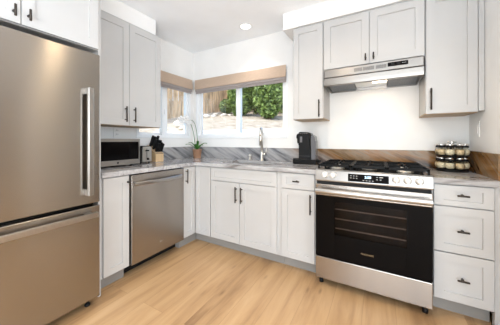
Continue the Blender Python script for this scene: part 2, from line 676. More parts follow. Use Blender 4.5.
def window(name, axis, u0, u1, z0, z1, s0, s1, flip, label):
    """Slider window: outer frame, one sash per pane and glass. s0..s1 is the meeting stile along u."""
    def bx(mb, a, b, c, d, p, q, bev=.003):
        if axis == 'y':
            return mb.box(a, b, p, q, c, d, bev)
        return mb.box(-q, -p, a, b, c, d, bev)
    p, q = -.008, .09
    f = MB()
    bx(f, u0, u1, z0, z0 + .035, p, q)
    bx(f, u0, u1, z1 - .04, z1, p, q)
    bx(f, u0, u0 + .035, z0 + .035, z1 - .04, p, q)
    bx(f, u1 - .035, u1, z0 + .035, z1 - .04, p, q)
    root = struct(name, f, 'vinyl', label)
    panes = ((u0 + .035, s1, .045, .075), (s0, u1 - .035, .010, .040))
    for i, (a, b, pp, qq) in enumerate(panes):
        w = .034
        wa = w if i == 0 else (s1 - s0)
        wb = (s1 - s0) if i == 0 else w
        m = MB()
        bx(m, a, b, z0 + .035, z0 + .068, pp, qq)
        bx(m, a, b, z1 - .07, z1 - .04, pp, qq)
        bx(m, a, a + wa, z0 + .068, z1 - .07, pp, qq)
        bx(m, b - wb, b, z0 + .068, z1 - .07, pp, qq)
        sash = obj('sash', m, 'vinyl', root)
        g = MB()
        mid = (pp + qq) / 2
        bx(g, a + wa - .004, b - wb + .004, z0 + .064, z1 - .066, mid - .003, mid + .003, 0)
        obj('glass_pane', g, 'glass', sash)
    lt = MB()
    c = (s0 + s1) / 2
    bx(lt, c - .012, c + .012, 1.50, 1.57, -.004, .010, .003)
    obj('latch', lt, 'vinyl', root)
    return root


window('window_1', 'x', -.93, -.06, 1.19, 1.97, -.555, -.475, False, 'left white slider window beside the tall wall cabinet')
window('window_2', 'y', .06, 1.50, 1.19, 1.97, .762, .822, False, 'white slider window above the sink')


# ------------------------------------------------------------------ cabinets
def V(face, u, z, d):
    """Point on a cabinet front. face = ('y', -0.63) faces -y, ('x', 0.63) faces +x; d goes into the cabinet."""
    ax, p = face
    return (u, p + d, z) if ax == 'y' else (p - d, u, z)


def fbox(mb, face, u0, u1, z0, z1, d0, d1, bev=0.0):
    ax, p = face
    if ax == 'y':
        return mb.box(u0, u1, p + d0, p + d1, z0, z1, bev)
    return mb.box(p - d1, p - d0, u0, u1, z0, z1, bev)


def shaker(mb, face, u0, u1, z0, z1, rail=.058, th=.019, dep=.008, railz=None):
    """Door or drawer front with a recessed flat centre panel."""
    rz = railz or rail
    c = .0015
    dep = .010
    rings = [
        (u0, u1, z0, z1, th), (u0, u1, z0, z1, c), (u0 + c, u1 - c, z0 + c, z1 - c, 0),
        (u0 + rail, u1 - rail, z0 + rz, z1 - rz, 0),
        (u0 + rail + .0015, u1 - rail - .0015, z0 + rz + .0015, z1 - rz - .0015, dep),
    ]
    vs = []
    for a, b, e, f, d in rings:
        vs += [V(face, a, e, d), V(face, b, e, d), V(face, b, f, d), V(face, a, f, d)]
    fs = []
    for i in range(len(rings) - 1):
        for k in range(4):
            fs.append((i * 4 + k, i * 4 + (k + 1) % 4, (i + 1) * 4 + (k + 1) % 4, (i + 1) * 4 + k))
    n = (len(rings) - 1) * 4
    fs += [(n, n + 1, n + 2, n + 3), (3, 2, 1, 0)]
    mb.add(vs, fs)
    return mb


def bar_pull(face, u, z0, z1):
    """Vertical bar pull on two posts."""
    mb = MB()
    mb.tube([V(face, u, z0, -.032), V(face, u, z1, -.032)], .0062, 10)
    for z in (z0 + .022, z1 - .022):
        mb.tube([V(face, u, z, .0), V(face, u, z, -.032)], .005, 8)
    return mb


def t_knob(face, u, z, vertical, half=.029):
    """Short T bar on one post."""
    mb = MB()
    if vertical:
        mb.tube([V(face, u, z - half, -.030), V(face, u, z + half, -.030)], .0062, 10)
    else:
        mb.tube([V(face, u - half, z, -.030), V(face, u + half, z, -.030)], .0062, 10)
    mb.tube([V(face, u, z, 0), V(face, u, z, -.030)], [.0085, .0055], 10)
    return mb


def carcass(mb, face, u0, u1, z0, z1, depth, front=.020):
    return fbox(mb, face, u0, u1, z0, z1, front, depth)


FB, FL = ('y', -.63), ('x', .63)
ZT = .874          # top of base cabinets
CT = .914          # counter top

# --- end panel beside the refrigerator
tag(obj('end_panel', MB().box(.002, .632, -1.6525, -1.634, 0, H - .002, .0015), 'cab', at=(.3, -1.643, 0)),
    'tall thin painted panel between the refrigerator and the counter', 'cabinet panel')

# --- narrow base cabinet left of the dishwasher
r = thing('base_cabinet', 'narrow single-door base cabinet between refrigerator and dishwasher', 'cabinet', (.3, -1.52, 0))
mb = carcass(MB(), FL, -1.6325, -1.4085, .105, ZT, .626)
obj('body', mb, 'cab', r)
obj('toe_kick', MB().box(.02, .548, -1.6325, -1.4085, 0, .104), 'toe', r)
d = obj('door', shaker(MB(), FL, -1.614, -1.411, .115, .868, .052), 'cab', r)
obj('handle', t_knob(FL, -1.424, .815, True), 'bronze', d, 'dark bronze T-shaped pull')

# --- corner base cabinet (L plan)
r = thing('base_cabinet', 'corner base cabinet between dishwasher and sink with an angled bifold door', 'cabinet', (.35, -.4, 0))
mb = MB()
L = [(.004, -.004), (.846, -.004), (.846, -.608), (.609, -.608), (.609, -.806), (.004, -.806)]
mb.prism(L, 'z', .105, ZT)
obj('body', mb, 'cab', r)
L2 = [(.02, -.02), (.846, -.02), (.846, -.545), (.565, -.545), (.565, -.806), (.02, -.806)]
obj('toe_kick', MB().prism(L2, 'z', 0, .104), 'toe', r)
d = obj('door', shaker(MB(), FL, -.803, -.6335, .115, .868, .05), 'cab', r)
obj('handle', bar_pull(FL, -.776, .70, .85), 'bronze', d, 'dark bronze bar pull')
obj('door', shaker(MB(), FB, .6335, .843, .115, .868, .05), 'cab', r)

# --- sink base
r = thing('base_cabinet', 'wide two-door base cabinet below the sink with a false drawer front', 'cabinet', (1.25, -.3, 0))
mb = MB()
fbox(mb, FB, .848, 1.668, .105, ZT - .2, .02, .626)
fbox(mb, FB, .848, 1.668, ZT - .2, ZT, .02, .036)
fbox(mb, FB, .848, .864, ZT - .2, ZT, .036, .626)
fbox(mb, FB, 1.652, 1.668, ZT - .2, ZT, .036, .626)
obj('body', mb, 'cab', r)
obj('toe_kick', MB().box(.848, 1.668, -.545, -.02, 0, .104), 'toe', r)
obj('drawer_front', shaker(MB(), FB, .853, 1.622, .734, .868, .05, railz=.034), 'cab', r)
for u0, u1, h in ((.853, 1.2175, 1.188), (1.2215, 1.622, 1.252)):
    d = obj('door', shaker(MB(), FB, u0, u1, .115, .727), 'cab', r)
    obj('handle', bar_pull(FB, h, .535, .692), 'bronze', d, 'dark bronze bar pull')

# --- drawer and door cabinet left of the range
r = thing('base_cabinet', 'narrow base cabinet with one drawer over one door, left of the range', 'cabinet', (1.82, -.3, 0))
obj('body', carcass(MB(), FB, 1.670, 1.984, .105, ZT, .626), 'cab', r)
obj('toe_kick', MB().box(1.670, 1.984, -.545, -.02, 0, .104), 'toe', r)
d = obj('drawer', shaker(MB(), FB, 1.673, 1.966, .734, .868, .045, railz=.034), 'cab', r)
obj('handle', t_knob(FB, 1.812, .802, False), 'bronze', d, 'dark bronze T-shaped pull')
d = obj('door', shaker(MB(), FB, 1.673, 1.966, .115, .727, .052), 'cab', r)
obj('handle', bar_pull(FB, 1.936, .535, .70), 'bronze', d, 'dark bronze bar pull')

# --- three drawer cabinet right of the range
r = thing('base_cabinet', 'base cabinet with three stacked drawers, right of the range', 'cabinet', (2.92, -.3, 0))
mb = carcass(MB(), FB, 2.7485, 3.052, .105, ZT, .626)
fbox(mb, FB, 3.052, RW - .002, .0, ZT, .014, .05)
obj('body', mb, 'cab', r)
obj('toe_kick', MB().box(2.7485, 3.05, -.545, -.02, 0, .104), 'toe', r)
for z0, z1, rz in ((.734, .868, .034), (.431, .727, .052), (.117, .423, .052)):
    d = obj('drawer', shaker(MB(), FB, 2.757, 3.047, z0, z1, .05, railz=rz), 'cab', r)
    obj('handle', t_knob(FB, 2.899, {.734: .807, .431: .580, .117: .271}[z0], False), 'bronze', d, 'dark bronze T-shaped pull')

# --- wall cabinets
UB = ('y', -.33)
UL = ('x', .33)
r = thing('wall_cabinet', 'tall two-door wall cabinet hung above the microwave', 'cabinet', (.165, -1.24, 1.3))
obj('body', fbox(MB(), UL, -1.6325, -.853, 1.31, 2.310, .02, .328), 'cab', r)
obj('bottom_panel', fbox(MB(), UL, -1.6325, -.853, 1.299, 1.3095, .021, .328), 'edge', r, 'bare wood underside')
for u0, u1, h in ((-1.612, -1.2195, -1.262), (-1.2160, -.856, -1.173)):
    d = obj('door', shaker(MB(), UL, u0, u1, 1.303, 2.288), 'cab', r)
    obj('handle', bar_pull(UL, h, 1.335, 1.482), 'bronze', d, 'dark bronze bar pull')

r = thing('wall_cabinet', 'single-door wall cabinet between the window and the range hood', 'cabinet', (1.82, -.165, 1.367))
obj('body', fbox(MB(), UB, 1.674, 1.9745, 1.378, 2.30, .02, .328), 'cab', r)
obj('bottom_panel', fbox(MB(), UB, 1.674, 1.9745, 1.367, 1.3775, .021, .328), 'edge', r, 'bare wood underside')
d = obj('door', shaker(MB(), UB, 1.679, 1.970, 1.371, 2.283, .055), 'cab', r)
obj('handle', bar_pull(UB, 1.940, 1.384, 1.548), 'bronze', d, 'dark bronze bar pull')

r = thing('wall_cabinet', 'short two-door wall cabinet directly above the range hood', 'cabinet', (2.365, -.165, 1.825))
obj('body', fbox(MB(), UB, 1.9765, 2.7525, 1.825, 2.30, .02, .328), 'cab', r)
for u0, u1, h in ((1.981, 2.3625, 2.335), (2.3665, 2.748, 2.396)):
    d = obj('door', shaker(MB(), UB, u0, u1, 1.829, 2.283), 'cab', r)
    obj('handle', t_knob(UB, h, 1.882, True), 'bronze', d, 'dark bronze T-shaped pull')

r = thing('wall_cabinet', 'single-door wall cabinet above the spice rack, against the right wall', 'cabinet', (2.92, -.165, 1.363))
mb = fbox(MB(), UB, 2.7545, 3.060, 1.374, 2.30, .02, .328)
fbox(mb, UB, 3.060, RW - .003, 1.374, 2.30, .004, .04)
obj('body', mb, 'cab', r)
obj('bottom_panel', fbox(MB(), UB, 2.7545, 3.060, 1.363, 1.3735, .021, .328), 'edge', r, 'bare wood underside')
d = obj('door', shaker(MB(), UB, 2.758, 3.056, 1.367, 2.283, .055), 'cab', r)
obj('handle', bar_pull(UB, 2.786, 1.394, 1.560), 'bronze', d, 'dark bronze bar pull')

FO = ('x', .65)
r = thing('wall_cabinet', 'two-door wall cabinet above the refrigerator', 'cabinet', (.33, -2.12, 1.82))
obj('body', fbox(MB(), FO, -2.60, -1.6545, 1.822, H - .004, .02, .645), 'cab', r)
for u0, u1, h in ((-2.50, -2.0745, -2.103), (-2.0705, -1.659, -2.040)):
    d = obj('door', shaker(MB(), FO, u0, u1, 1.826, H - .02), 'cab', r)
    obj('handle', t_knob(FO, h, 1.886, True, .032), 'bronze', d, 'dark bronze T-shaped pull')

# ------------------------------------------------------------------ counters and backsplash
mb = MB()
e = .004


def slab(poly_boxes):
    m = MB()
    for b in poly_boxes:
        m.box(*b)
    return m


SX0, SX1, SY0, SY1 = .90, 1.50, -.52, -.15      # sink cut-out
def flat_slab(outer, hole, z0, z1):
    """Counter slab with one rectangular cut-out (outer: CCW polygon; hole: x0,x1,y0,y1)."""
    t = bmesh.new()
    es = []
    def loop(pts):
        vs = [t.verts.new((x, y, z1)) for x, y in pts]
        for i in range(len(vs)):
            es.append(t.edges.new((vs[i], vs[(i + 1) % len(vs)])))
    loop(outer)
    if hole:
        x0, x1, y0, y1 = hole
        loop([(x0, y0), (x0, y1), (x1, y1), (x1, y0)])
    bmesh.ops.triangle_fill(t, use_beauty=True, edges=es)
    bmesh.ops.dissolve_limit(t, angle_limit=.01, verts=list(t.verts), edges=list(t.edges))
    ret = bmesh.ops.extrude_face_region(t, geom=list(t.faces))
    for g in ret['geom']:
        if isinstance(g, bmesh.types.BMVert):
            g.co.z = z0
    bmesh.ops.recalc_face_normals(t, faces=list(t.faces))
    sharp = [ed for ed in t.edges if len(ed.link_faces) == 2 and ed.calc_face_angle(0) > .5]
    bmesh.ops.bevel(t, geom=sharp, offset=.003, segments=2, profile=.5, affect='EDGES')
    m = MB()
    m._merge(t)
    return m


outer = [(.0225, -.0225), (1.984, -.0225), (1.984, -.648), (.648, -.648), (.648, -1.632), (.0225, -1.632)]
outer = outer[::-1]
tag(obj('countertop', flat_slab(outer, (SX0, SX1, SY0, SY1), .8765, CT), 'counter', at=(1, -.3, .8765)),
    'L-shaped grey marble countertop around the sink, running to the refrigerator', 'countertop')
outer = [(2.7475, -.648), (RW - .023, -.648), (RW - .023, -.0225), (2.7475, -.0225)]
tag(obj('countertop', flat_slab(outer, None, .8765, CT), 'counter', at=(2.9, -.3, .8765)),
    'short grey marble countertop under the spice rack, right of the range', 'countertop')
tag(obj('backsplash', MB().box(.0225, RW - .0225, -.021, -.001, CT - .02, 1.068, .001), 'splash', at=(1.5, -.01, CT)),
    'long low stone backsplash below the sink window and behind the range, grey turning amber', 'backsplash')
tag(obj('backsplash', MB().box(.001, .0215, -1.632, -.0225, CT - .02, 1.068, .001), 'splash', at=(.01, -.8, CT)),
    'low grey stone backsplash below the left window, behind the toaster', 'backsplash')
tag(obj('backsplash', MB().box(RW - .0215, RW - .001, -.60, -.001, CT - .02, 1.075, .001), 'splash_r', at=(RW - .01, -.3, CT)),
    'short amber-veined stone backsplash on the right wall beside the spice rack', 'backsplash')

# ------------------------------------------------------------------ refrigerator
FXR = .72
r = thing('refrigerator', 'large stainless steel bottom-freezer refrigerator at the left edge', 'refrigerator', (.36, -2.12, 0))
FY0, FY1 = -2.59, -1.684
obj('body', MB().box(.04, .64, FY0 + .005, FY1 - .004, .03, 1.745, .004), 'black', r)
obj('hinge_cover', MB().box(.50, .68, FY0 + .03, FY0 + .15, 1.746, 1.775, .004), 'black', r)
d = obj('door', MB().box(.648, FXR, FY0, FY1, .727, 1.762, .006), 'fridge', r, 'tall steel upper door')
hy0, hy1 = -1.782, -1.748
mb = MB().box(FXR + .034, FXR + .056, hy0, hy1, .79, 1.51, .004)
mb.box(FXR, FXR + .036, hy0 + .002, hy1 - .002, .79, .83, .003)
mb.box(FXR, FXR + .036, hy0 + .002, hy1 - .002, 1.47, 1.51, .003)
obj('handle', mb, 'steel2', d, 'long vertical steel bar handle')
d = obj('freezer_drawer', MB().box(.648, FXR, FY0, FY1, .062, .706, .006), 'fridge', r, 'steel freezer drawer')
mb = MB().box(FXR + .032, FXR + .054, FY0 + .04, FY1 - .035, .636, .672, .004)
mb.box(FXR, FXR + .034, FY0 + .06, FY0 + .10, .640, .668, .003)
mb.box(FXR, FXR + .034, FY1 - .10, FY1 - .06, .640, .668, .003)
obj('handle', mb, 'steel2', d, 'long horizontal steel bar handle')
obj('grille', MB().box(.60, .66, FY0 + .02, FY1 - .02, .03, .056, .003), 'black', r)
for y in (FY0 + .08, FY1 - .05):
    for x in (.12, .655):
        obj('foot', MB().lathe([(.018, 0), (.018, .012), (.010, .014), (.010, .032)], x, y, 14), 'black', r)

# ------------------------------------------------------------------ dishwasher
r = thing('dishwasher', 'stainless steel dishwasher built in under the left counter', 'dishwasher', (.33, -1.107, 0))
obj('body', MB().box(.04, .607, -1.4045, -.8105, .10, .870), 'black', r)
obj('toe_kick', MB().box(.10, .51, -1.4045, -.8105, .003, .10, .002), 'black', r)
d = obj('door', MB().box(.608, .645, -1.399, -.8165, .112, .866, .004), 'steel', r, 'brushed steel door')
pts, sec = [], [(-.004, -.016), (.004, -.016), (.008, -.010), (.008, .010), (.004, .016), (-.004, .016)]
n = 18
vs, fs = [], []
for i in range(n + 1):
    t = i / n
    y = -1.388 + t * (1.388 - .862)
    x = .662 + .030 * sin(pi * t)
    for a, b in sec:
        vs.append((x + a, y, .792 + b))
k = len(sec)
for i in range(n):
    for j in range(k):
        fs.append((i * k + j, i * k + (j + 1) % k, (i + 1) * k + (j + 1) % k, (i + 1) * k + j))
fs += [tuple(range(k)), tuple(n * k + j for j in range(k))]
mb = MB().add(vs, fs)
for y in (-1.378, -.872):
    mb.box(.645, .664, y - .010, y + .010, .779, .805, .002)
obj('handle', mb, 'steel2', d, 'bowed steel bar handle')
# small silver script badge low on the door
mb = MB()
mb.tube([(.6465, -1.116, .196), (.6465, -1.108, .214), (.6465, -1.100, .206), (.6465, -1.096, .200), (.6465, -1.090, .206)], .0016, 6)
mb.tube([(.6465, -1.112, .204), (.6465, -1.104, .209), (.6465, -1.094, .211)], .0014, 6)
obj('badge', mb, 'silver', d, 'small silver script mark')

# ------------------------------------------------------------------ range
RX0, RX1, RF = 1.989, 2.7435, -.693
r = thing('range', 'stainless steel gas range with black oven door and cast iron grates', 'range', (2.366, -.35, 0))
obj('body', MB().box(RX0 + .004, RX1 - .004, -.655, -.03, .05, .905), 'black', r)
# control panel, leaning back slightly
poly = [(-.655, .838), (RF - .004, .838), (RF - .006, .846), (RF + .012, .918), (RF + .024, .926), (-.655, .926)]
cp = obj('control_panel', MB().prism(poly, 'x', RX0, RX1), 'steel2', r, 'bright steel control panel')
fy = lambda z: RF - .006 + (z - .846) / (.072) * .018
def panel_quad(x0, x1, z0, z1, off):
    n_ = Vector((0, -.072, -.018)).normalized() * off
    v = [(x0, fy(z0), z0), (x1, fy(z0), z0), (x1, fy(z1), z1), (x0, fy(z1), z1)]
    v2 = [tuple(Vector(p) + n_) for p in v]
    m = MB()
    m.add(v + v2, [(4, 5, 6, 7), (0, 1, 5, 4), (1, 2, 6, 5), (2, 3, 7, 6), (3, 0, 4, 7)])
    return m
disp = obj('display', panel_quad(2.232, 2.498, .852, .906, .002), 'blackglass', cp, 'black glass touch display')


def text(s, size, loc, rot, mat, parent, name='lettering', ext=.0004, bold=0.0):
    c = bpy.data.curves.new(name, 'FONT')
    c.body = s
    c.size = size
    c.extrude = ext
    c.offset = bold
    c.align_x = 'CENTER'
    c.align_y = 'CENTER'
    c.materials.append(M[mat])
    tmp = bpy.data.objects.new(name + '_curve', c)
    COL.objects.link(tmp)
    bpy.context.view_layer.update()
    me = bpy.data.meshes.new_from_object(tmp.evaluated_get(bpy.context.evaluated_depsgraph_get()))
    bpy.data.objects.remove(tmp)
    o = bpy.data.objects.new(name, me)
    COL.objects.link(o)
    o.parent = parent
    o.location = Vector(loc) - world_of(parent)
    o.rotation_euler = rot
    return o


tilt = pi / 2 - math.atan2(.018, .072)
def on_panel(x, z, off=.0028):
    return (x, fy(z) - off, z)
text('2:58', .024, on_panel(2.366, .887), (tilt, 0, 0), 'digit', cp, 'clock_digits', .0002, .0008)
for i, (x, z) in enumerate([(2.252, .892), (2.272, .892), (2.292, .892), (2.252, .876), (2.272, .876), (2.292, .876),
                            (2.425, .893), (2.425, .876), (2.447, .876), (2.338, .864), (2.358, .864), (2.378, .864), (2.398, .864)]):
    pass
mb = MB()
for (x, z) in [(2.252, .892), (2.272, .892), (2.292, .892), (2.252, .876), (2.272, .876), (2.292, .876),
               (2.425, .893), (2.425, .876), (2.447, .876), (2.338, .864), (2.358, .864), (2.378, .864), (2.398, .864)]:
    y = fy(z) - .0026
    mb.box(x - .005, x + .005, y - .0004, y + .0004, z - .0018, z + .0018)
mb.box(2.440, 2.462, fy(.893) - .003, fy(.893) - .0022, .8905, .8955)
merge_pattern(obj('panel_print', mb, 'print', cp), disp)
for x in (2.062, 2.124, 2.541, 2.606, 2.672):
    z = .886
    y = fy(z)
    m = MB()
    m.lathe([(.026, y + .002), (.026, y - .006), (.024, y - .008), (.021, y - .010), (.0195, y - .030), (.017, y - .033), (.004, y - .034)], x, z, 24, 'y')
    m.box(x - .0035, x + .0035, y - .037, y - .028, z - .019, z + .019, .001)
    obj('knob', m, 'satin', cp, 'silver burner knob')
    tk = MB().box(x - .003, x + .003, fy(.920) - .0006, fy(.920) + .0004, .9165, .9195)
    obj('burner_mark', tk, 'void', cp)
obj('vent_gap', MB().box(RX0 + .006, RX1 - .006, -.672, -.655, .812, .838), 'void', r)
# oven door: steel top strip, black glass face, window with racks behind
dz0, dz1 = .238, .812
fr = RF
mb = MB()
mb.box(RX0 + .002, RX1 - .002, fr - .004, -.658, .722, dz1, .005)
dr = obj('oven_door', mb, 'steel', r, 'steel-topped black glass oven door')
wx0, wx1, wz0, wz1 = 2.135, 2.602, .425, .682
mb = MB()
for a, b, c, dd in ((RX0 + .002, wx0, dz0, .7215), (wx1, RX1 - .002, dz0, .7215), (wx0, wx1, dz0, wz0), (wx0, wx1, wz1, .7215)):
    mb.box(a, b, fr - .002, -.660, c, dd, .0008)
obj('glass_face', mb, 'blackglass', dr, 'black glass door face')
M['oven_glass'] = glass_pane('smoked_oven_glass', (.62, .56, .53))
obj('oven_window', MB().box(wx0 - .001, wx1 + .001, fr + .001, fr + .005, wz0 - .001, wz1 + .001), 'oven_glass', dr, 'smoked oven window')
mb = MB()
for z in (.47, .545, .62):
    mb.tube([(wx0 + .003, fr + .018, z), (wx1 - .003, fr + .018, z)], .0035, 6)
    mb.tube([(wx0 + .003, fr + .030, z), (wx1 - .003, fr + .030, z)], .002, 6)
obj('oven_rack', mb, 'rack_wire', dr, 'wire oven racks seen through the window')
hz, hy = .765, fr - .055
mb = MB()
sec = [(cos(2 * pi * i / 14) * .013, sin(2 * pi * i / 14) * .021) for i in range(14)]
mb.prism([(hy + a, hz + b) for a, b in sec], 'x', RX0 + .012, RX1 - .012)
for x in (RX0 + .03, RX1 - .03):
    mb.box(x - .014, x + .014, hy, fr - .003, hz - .014, hz + .014, .003)
obj('handle', mb, 'steel2', dr, 'thick round-edged steel bar handle')
text('FRIGIDAIRE', .0165, (2.362, fr - .0027, .3215), (pi / 2, 0, 0), 'gold', dr, 'lettering', .0003, 0.0)
obj('drawer', MB().box(RX0 + .002, RX1 - .002, fr - .006, -.657, .060, .232, .005), 'steel', r, 'steel storage drawer front')
for x in (RX0 + .035, RX1 - .035):
    for y in (-.64, -.10):
        obj('foot', MB().lathe([(.017, 0), (.017, .022), (.011, .026), (.011, .055)], x, y, 14), 'black', r)
# cooktop, burners and grates
ct = obj('cooktop', MB().box(RX0, RX1, -.654, -.030, .9055, .922, .004), 'enamel', r, 'black enamel cooktop')
obj('rear_trim', MB().box(RX0, RX1, -.085, -.026, .9225, .934, .003), 'enamel', r)
for x, y, rr in ((2.125, -.50, .048), (2.125, -.22, .040), (2.366, -.36, .055), (2.607, -.50, .044), (2.607, -.22, .036)):
    m = MB().lathe([(rr * 1.25, .9225), (rr * 1.25, .926), (rr, .930), (rr, .936)], x, y, 24)
    bn = obj('burner', m, 'nickel', ct)
    obj('burner_cap', MB().lathe([(rr * .95, .9365), (rr * .98, .941), (rr * .8, .945), (.002, .9455)], x, y, 24), 'iron', bn)
def grate(x0, x1, cx):
    m = MB()
    y0, y1, zb, zt = -.636, -.096, .946, .964
    w = .006
    for x in (x0 + w, x1 - w):
        m.box(x - w, x + w, y0, y1, zb, zt, .0015)
    for y in (y0 + w, y1 - w, (y0 + y1) / 2):
        m.box(x0, x1, y - w, y + w, zb, zt, .0015)
    for yy in (-.50, -.22):
        m.box(x0 + w, cx - .028, yy - .005, yy + .005, zb + .002, zt + .004, .0015)
        m.box(cx + .028, x1 - w, yy - .005, yy + .005, zb + .002, zt + .004, .0015)
        m.box(cx - .005, cx + .005, yy + .03, yy + .115, zb + .002, zt + .004, .0015)
        m.box(cx - .005, cx + .005, yy - .115, yy - .03, zb + .002, zt + .004, .0015)
    for x in (x0 + w, x1 - w):
        for y in (y0 + w, y1 - w, (y0 + y1) / 2):
            m.box(x - w, x + w, y - .008, y + .008, .9225, zb + .001)
    return m
for x0, x1, cx in ((RX0 + .008, 2.243, 2.125), (2.247, 2.485, 2.366), (2.489, RX1 - .008, 2.607)):
    obj('grate', grate(x0, x1, cx), 'iron', ct, 'black cast iron grate')

# ------------------------------------------------------------------ range hood
r = thing('range_hood', 'stainless steel range hood with a lit lamp above the range', 'hood', (2.366, -.19, 1.66))
HX0, HX1, HYF, HZ0, HZ1 = 1.992, 2.7385, -.366, 1.662, 1.812
mb = MB()
mb.box(HX0, HX1, HYF, HYF + .010, 1.742, HZ1, .002)           # upper front band
mb.box(HX0, HX1, HYF + .010, -.003, HZ1 - .010, HZ1)           # top
mb.box(HX0, HX0 + .010, HYF + .010, -.003, HZ0, HZ1 - .010)
mb.box(HX1 - .010, HX1, HYF + .010, -.003, HZ0, HZ1 - .010)
mb.box(HX0 + .010, HX1 - .010, -.013, -.003, HZ0, HZ1 - .010)
obj('body', mb, 'hood', r)
poly = [(HYF - .004, 1.738), (HYF - .014, 1.728), (HYF - .013, 1.690), (HYF - .011, HZ0 + .005), (HYF - .007, HZ0), (HYF + .014, HZ0), (HYF + .016, HZ0 + .010), (HYF + .010, 1.738)]
lip = obj('front_lip', MB().prism(poly, 'x', HX0, HX1), 'hood', r, 'rounded steel lower lip')
for a, b in ((2.245, 2.311), (2.317, 2.401), (2.414, 2.490)):
    m = MB()
    k = int((b - a) / .006)
    for i in range(k):
        x = a + (i + .5) * (b - a) / k
        m.box(x - .0016, x + .0016, HYF - .0008, HYF + .0002, 1.763, 1.793)
    obj('vent', m, 'void', r)
sw = obj('switch_panel', MB().box(2.500, 2.640, HYF - .003, HYF - .0002, 1.767, 1.800, .001), 'blackglass', r, 'black switch panel')
for x in (2.535, 2.575):
    obj('rocker_switch', MB().box(x - .012, x + .012, HYF - .006, HYF - .0032, 1.774, 1.793, .001), 'black', sw)
mb = MB()
for x in (2.602, 2.612, 2.622):
    mb.box(x - .003, x + .003, HYF - .0036, HYF - .003, 1.783, 1.786)
obj('print_mark', mb, 'print', sw)
for a, b in ((HX0 + .012, 2.236), (2.506, HX1 - .012)):
    m = MB()
    m.add([(a, -.340, 1.712), (b, -.340, 1.712), (b, -.016, 1.672), (a, -.016, 1.672),
           (a, -.340, 1.718), (b, -.340, 1.718), (b, -.016, 1.678), (a, -.016, 1.678)],
          [(0, 3, 2, 1), (4, 5, 6, 7), (0, 1, 5, 4), (1, 2, 6, 5), (2, 3, 7, 6), (3, 0, 4, 7)])
    obj('filter', m, 'filter', r, 'metal mesh grease filter')
lb = obj('lamp_housing', MB().box(2.240, 2.502, -.345, -.016, 1.690, 1.76, .002), 'nickel', r)
obj('lamp_lens', MB().box(2.385, 2.498, -.330, -.200, 1.680, 1.6895, .003), 'lens', lb, 'glowing lamp lens')
hl = light('hood_lamp_light', 'AREA', (2.44, -.265, 1.676), .65, (1.0, .74, .48), .12)
hl.parent = r
hl.location = Vector((2.44, -.265, 1.676)) - Vector(r.location)

# ------------------------------------------------------------------ sink and tap
mb = MB()
t_ = bmesh.new()
rim = .012
x0, x1, y0, y1 = SX0 - .002, SX1 + .002, SY0 - .002, SY1 + .002
def ring(a, z):
    return [(x0 + a, y0 + a, z), (x1 - a, y0 + a, z), (x1 - a, y1 - a, z), (x0 + a, y1 - a, z)]
rings = [ring(-.018, .8745), ring(-.0005, .8745), ring(.004, .86), ring(.012, .70), ring(.03, .682)]
vs = [p for rg in rings for p in rg]
fs = []
for i in range(len(rings) - 1):
    for k in range(4):
        fs.append((i * 4 + k, i * 4 + (k + 1) % 4, (i + 1) * 4 + (k + 1) % 4, (i + 1) * 4 + k))
n = (len(rings) - 1) * 4
fs.append((n, n + 1, n + 2, n + 3))
mb.add(vs, fs)
r = thing('sink', 'stainless undermount sink set into the counter under the window', 'sink', (1.2, -.335, .68))
so = obj('basin', mb, 'steel2', r)
so.modifiers.new('thickness', 'SOLIDIFY').thickness = -.0015
obj('drain', MB().lathe([(.045, .684), (.045, .687), (.030, .6865), (.004, .685)], 1.2, -.335, 20), 'chrome', r)

r = thing('faucet', 'tall brushed nickel gooseneck faucet behind the sink', 'faucet', (1.2, -.088, CT))
fx, fy_ = 1.20, -.088
mb = MB().lathe([(.027, CT + .0005), (.027, CT + .006), (.021, CT + .012), (.0195, CT + .10), (.017, CT + .115)], fx, fy_, 20)
obj('base', mb, 'nickel', r)
arc = [(fx, fy_, CT + .11), (fx, fy_, CT + .30)]
for i in range(1, 13):
    a = pi * i / 12
    arc.append((fx + .020 * (1 - cos(a)), fy_ - .058 * (1 - cos(a)), CT + .325 + .062 * sin(a)))
arc.append((fx + .041, fy_ - .117, CT + .29))
obj('spout', MB().tube(arc, .0142, 12), 'nickel', r, 'gooseneck spout')
obj('spray_head', MB().tube([(fx + .041, fy_ - .117, CT + .292), (fx + .041, fy_ - .117, CT + .27), (fx + .041, fy_ - .117, CT + .185)], [.0145, .018, .016], 14), 'nickel', r)
mb = MB().tube([(fx + .012, fy_, CT + .075), (fx + .045, fy_ - .004, CT + .078)], .014, 12)
mb.tube([(fx + .04, fy_ - .004, CT + .078), (fx + .058, fy_ - .006, CT + .110), (fx + .066, fy_ - .006, CT + .165)], [.006, .0055, .0045], 8)
obj('lever', mb, 'nickel', r)

r = thing('soap_dispenser', 'small brushed metal soap dispenser cap beside the faucet', 'soap dispenser', (1.036, -.09, CT))
obj('base', MB().lathe([(.022, CT + .0005), (.022, CT + .006), (.016, CT + .009), (.016, CT + .045)], 1.036, -.09, 18), 'nickel', r)
obj('cap', MB().lathe([(.020, CT + .0455), (.021, CT + .050), (.021, CT + .063), (.017, CT + .068), (.003, CT + .069)], 1.036, -.09, 18), 'nickel', r)

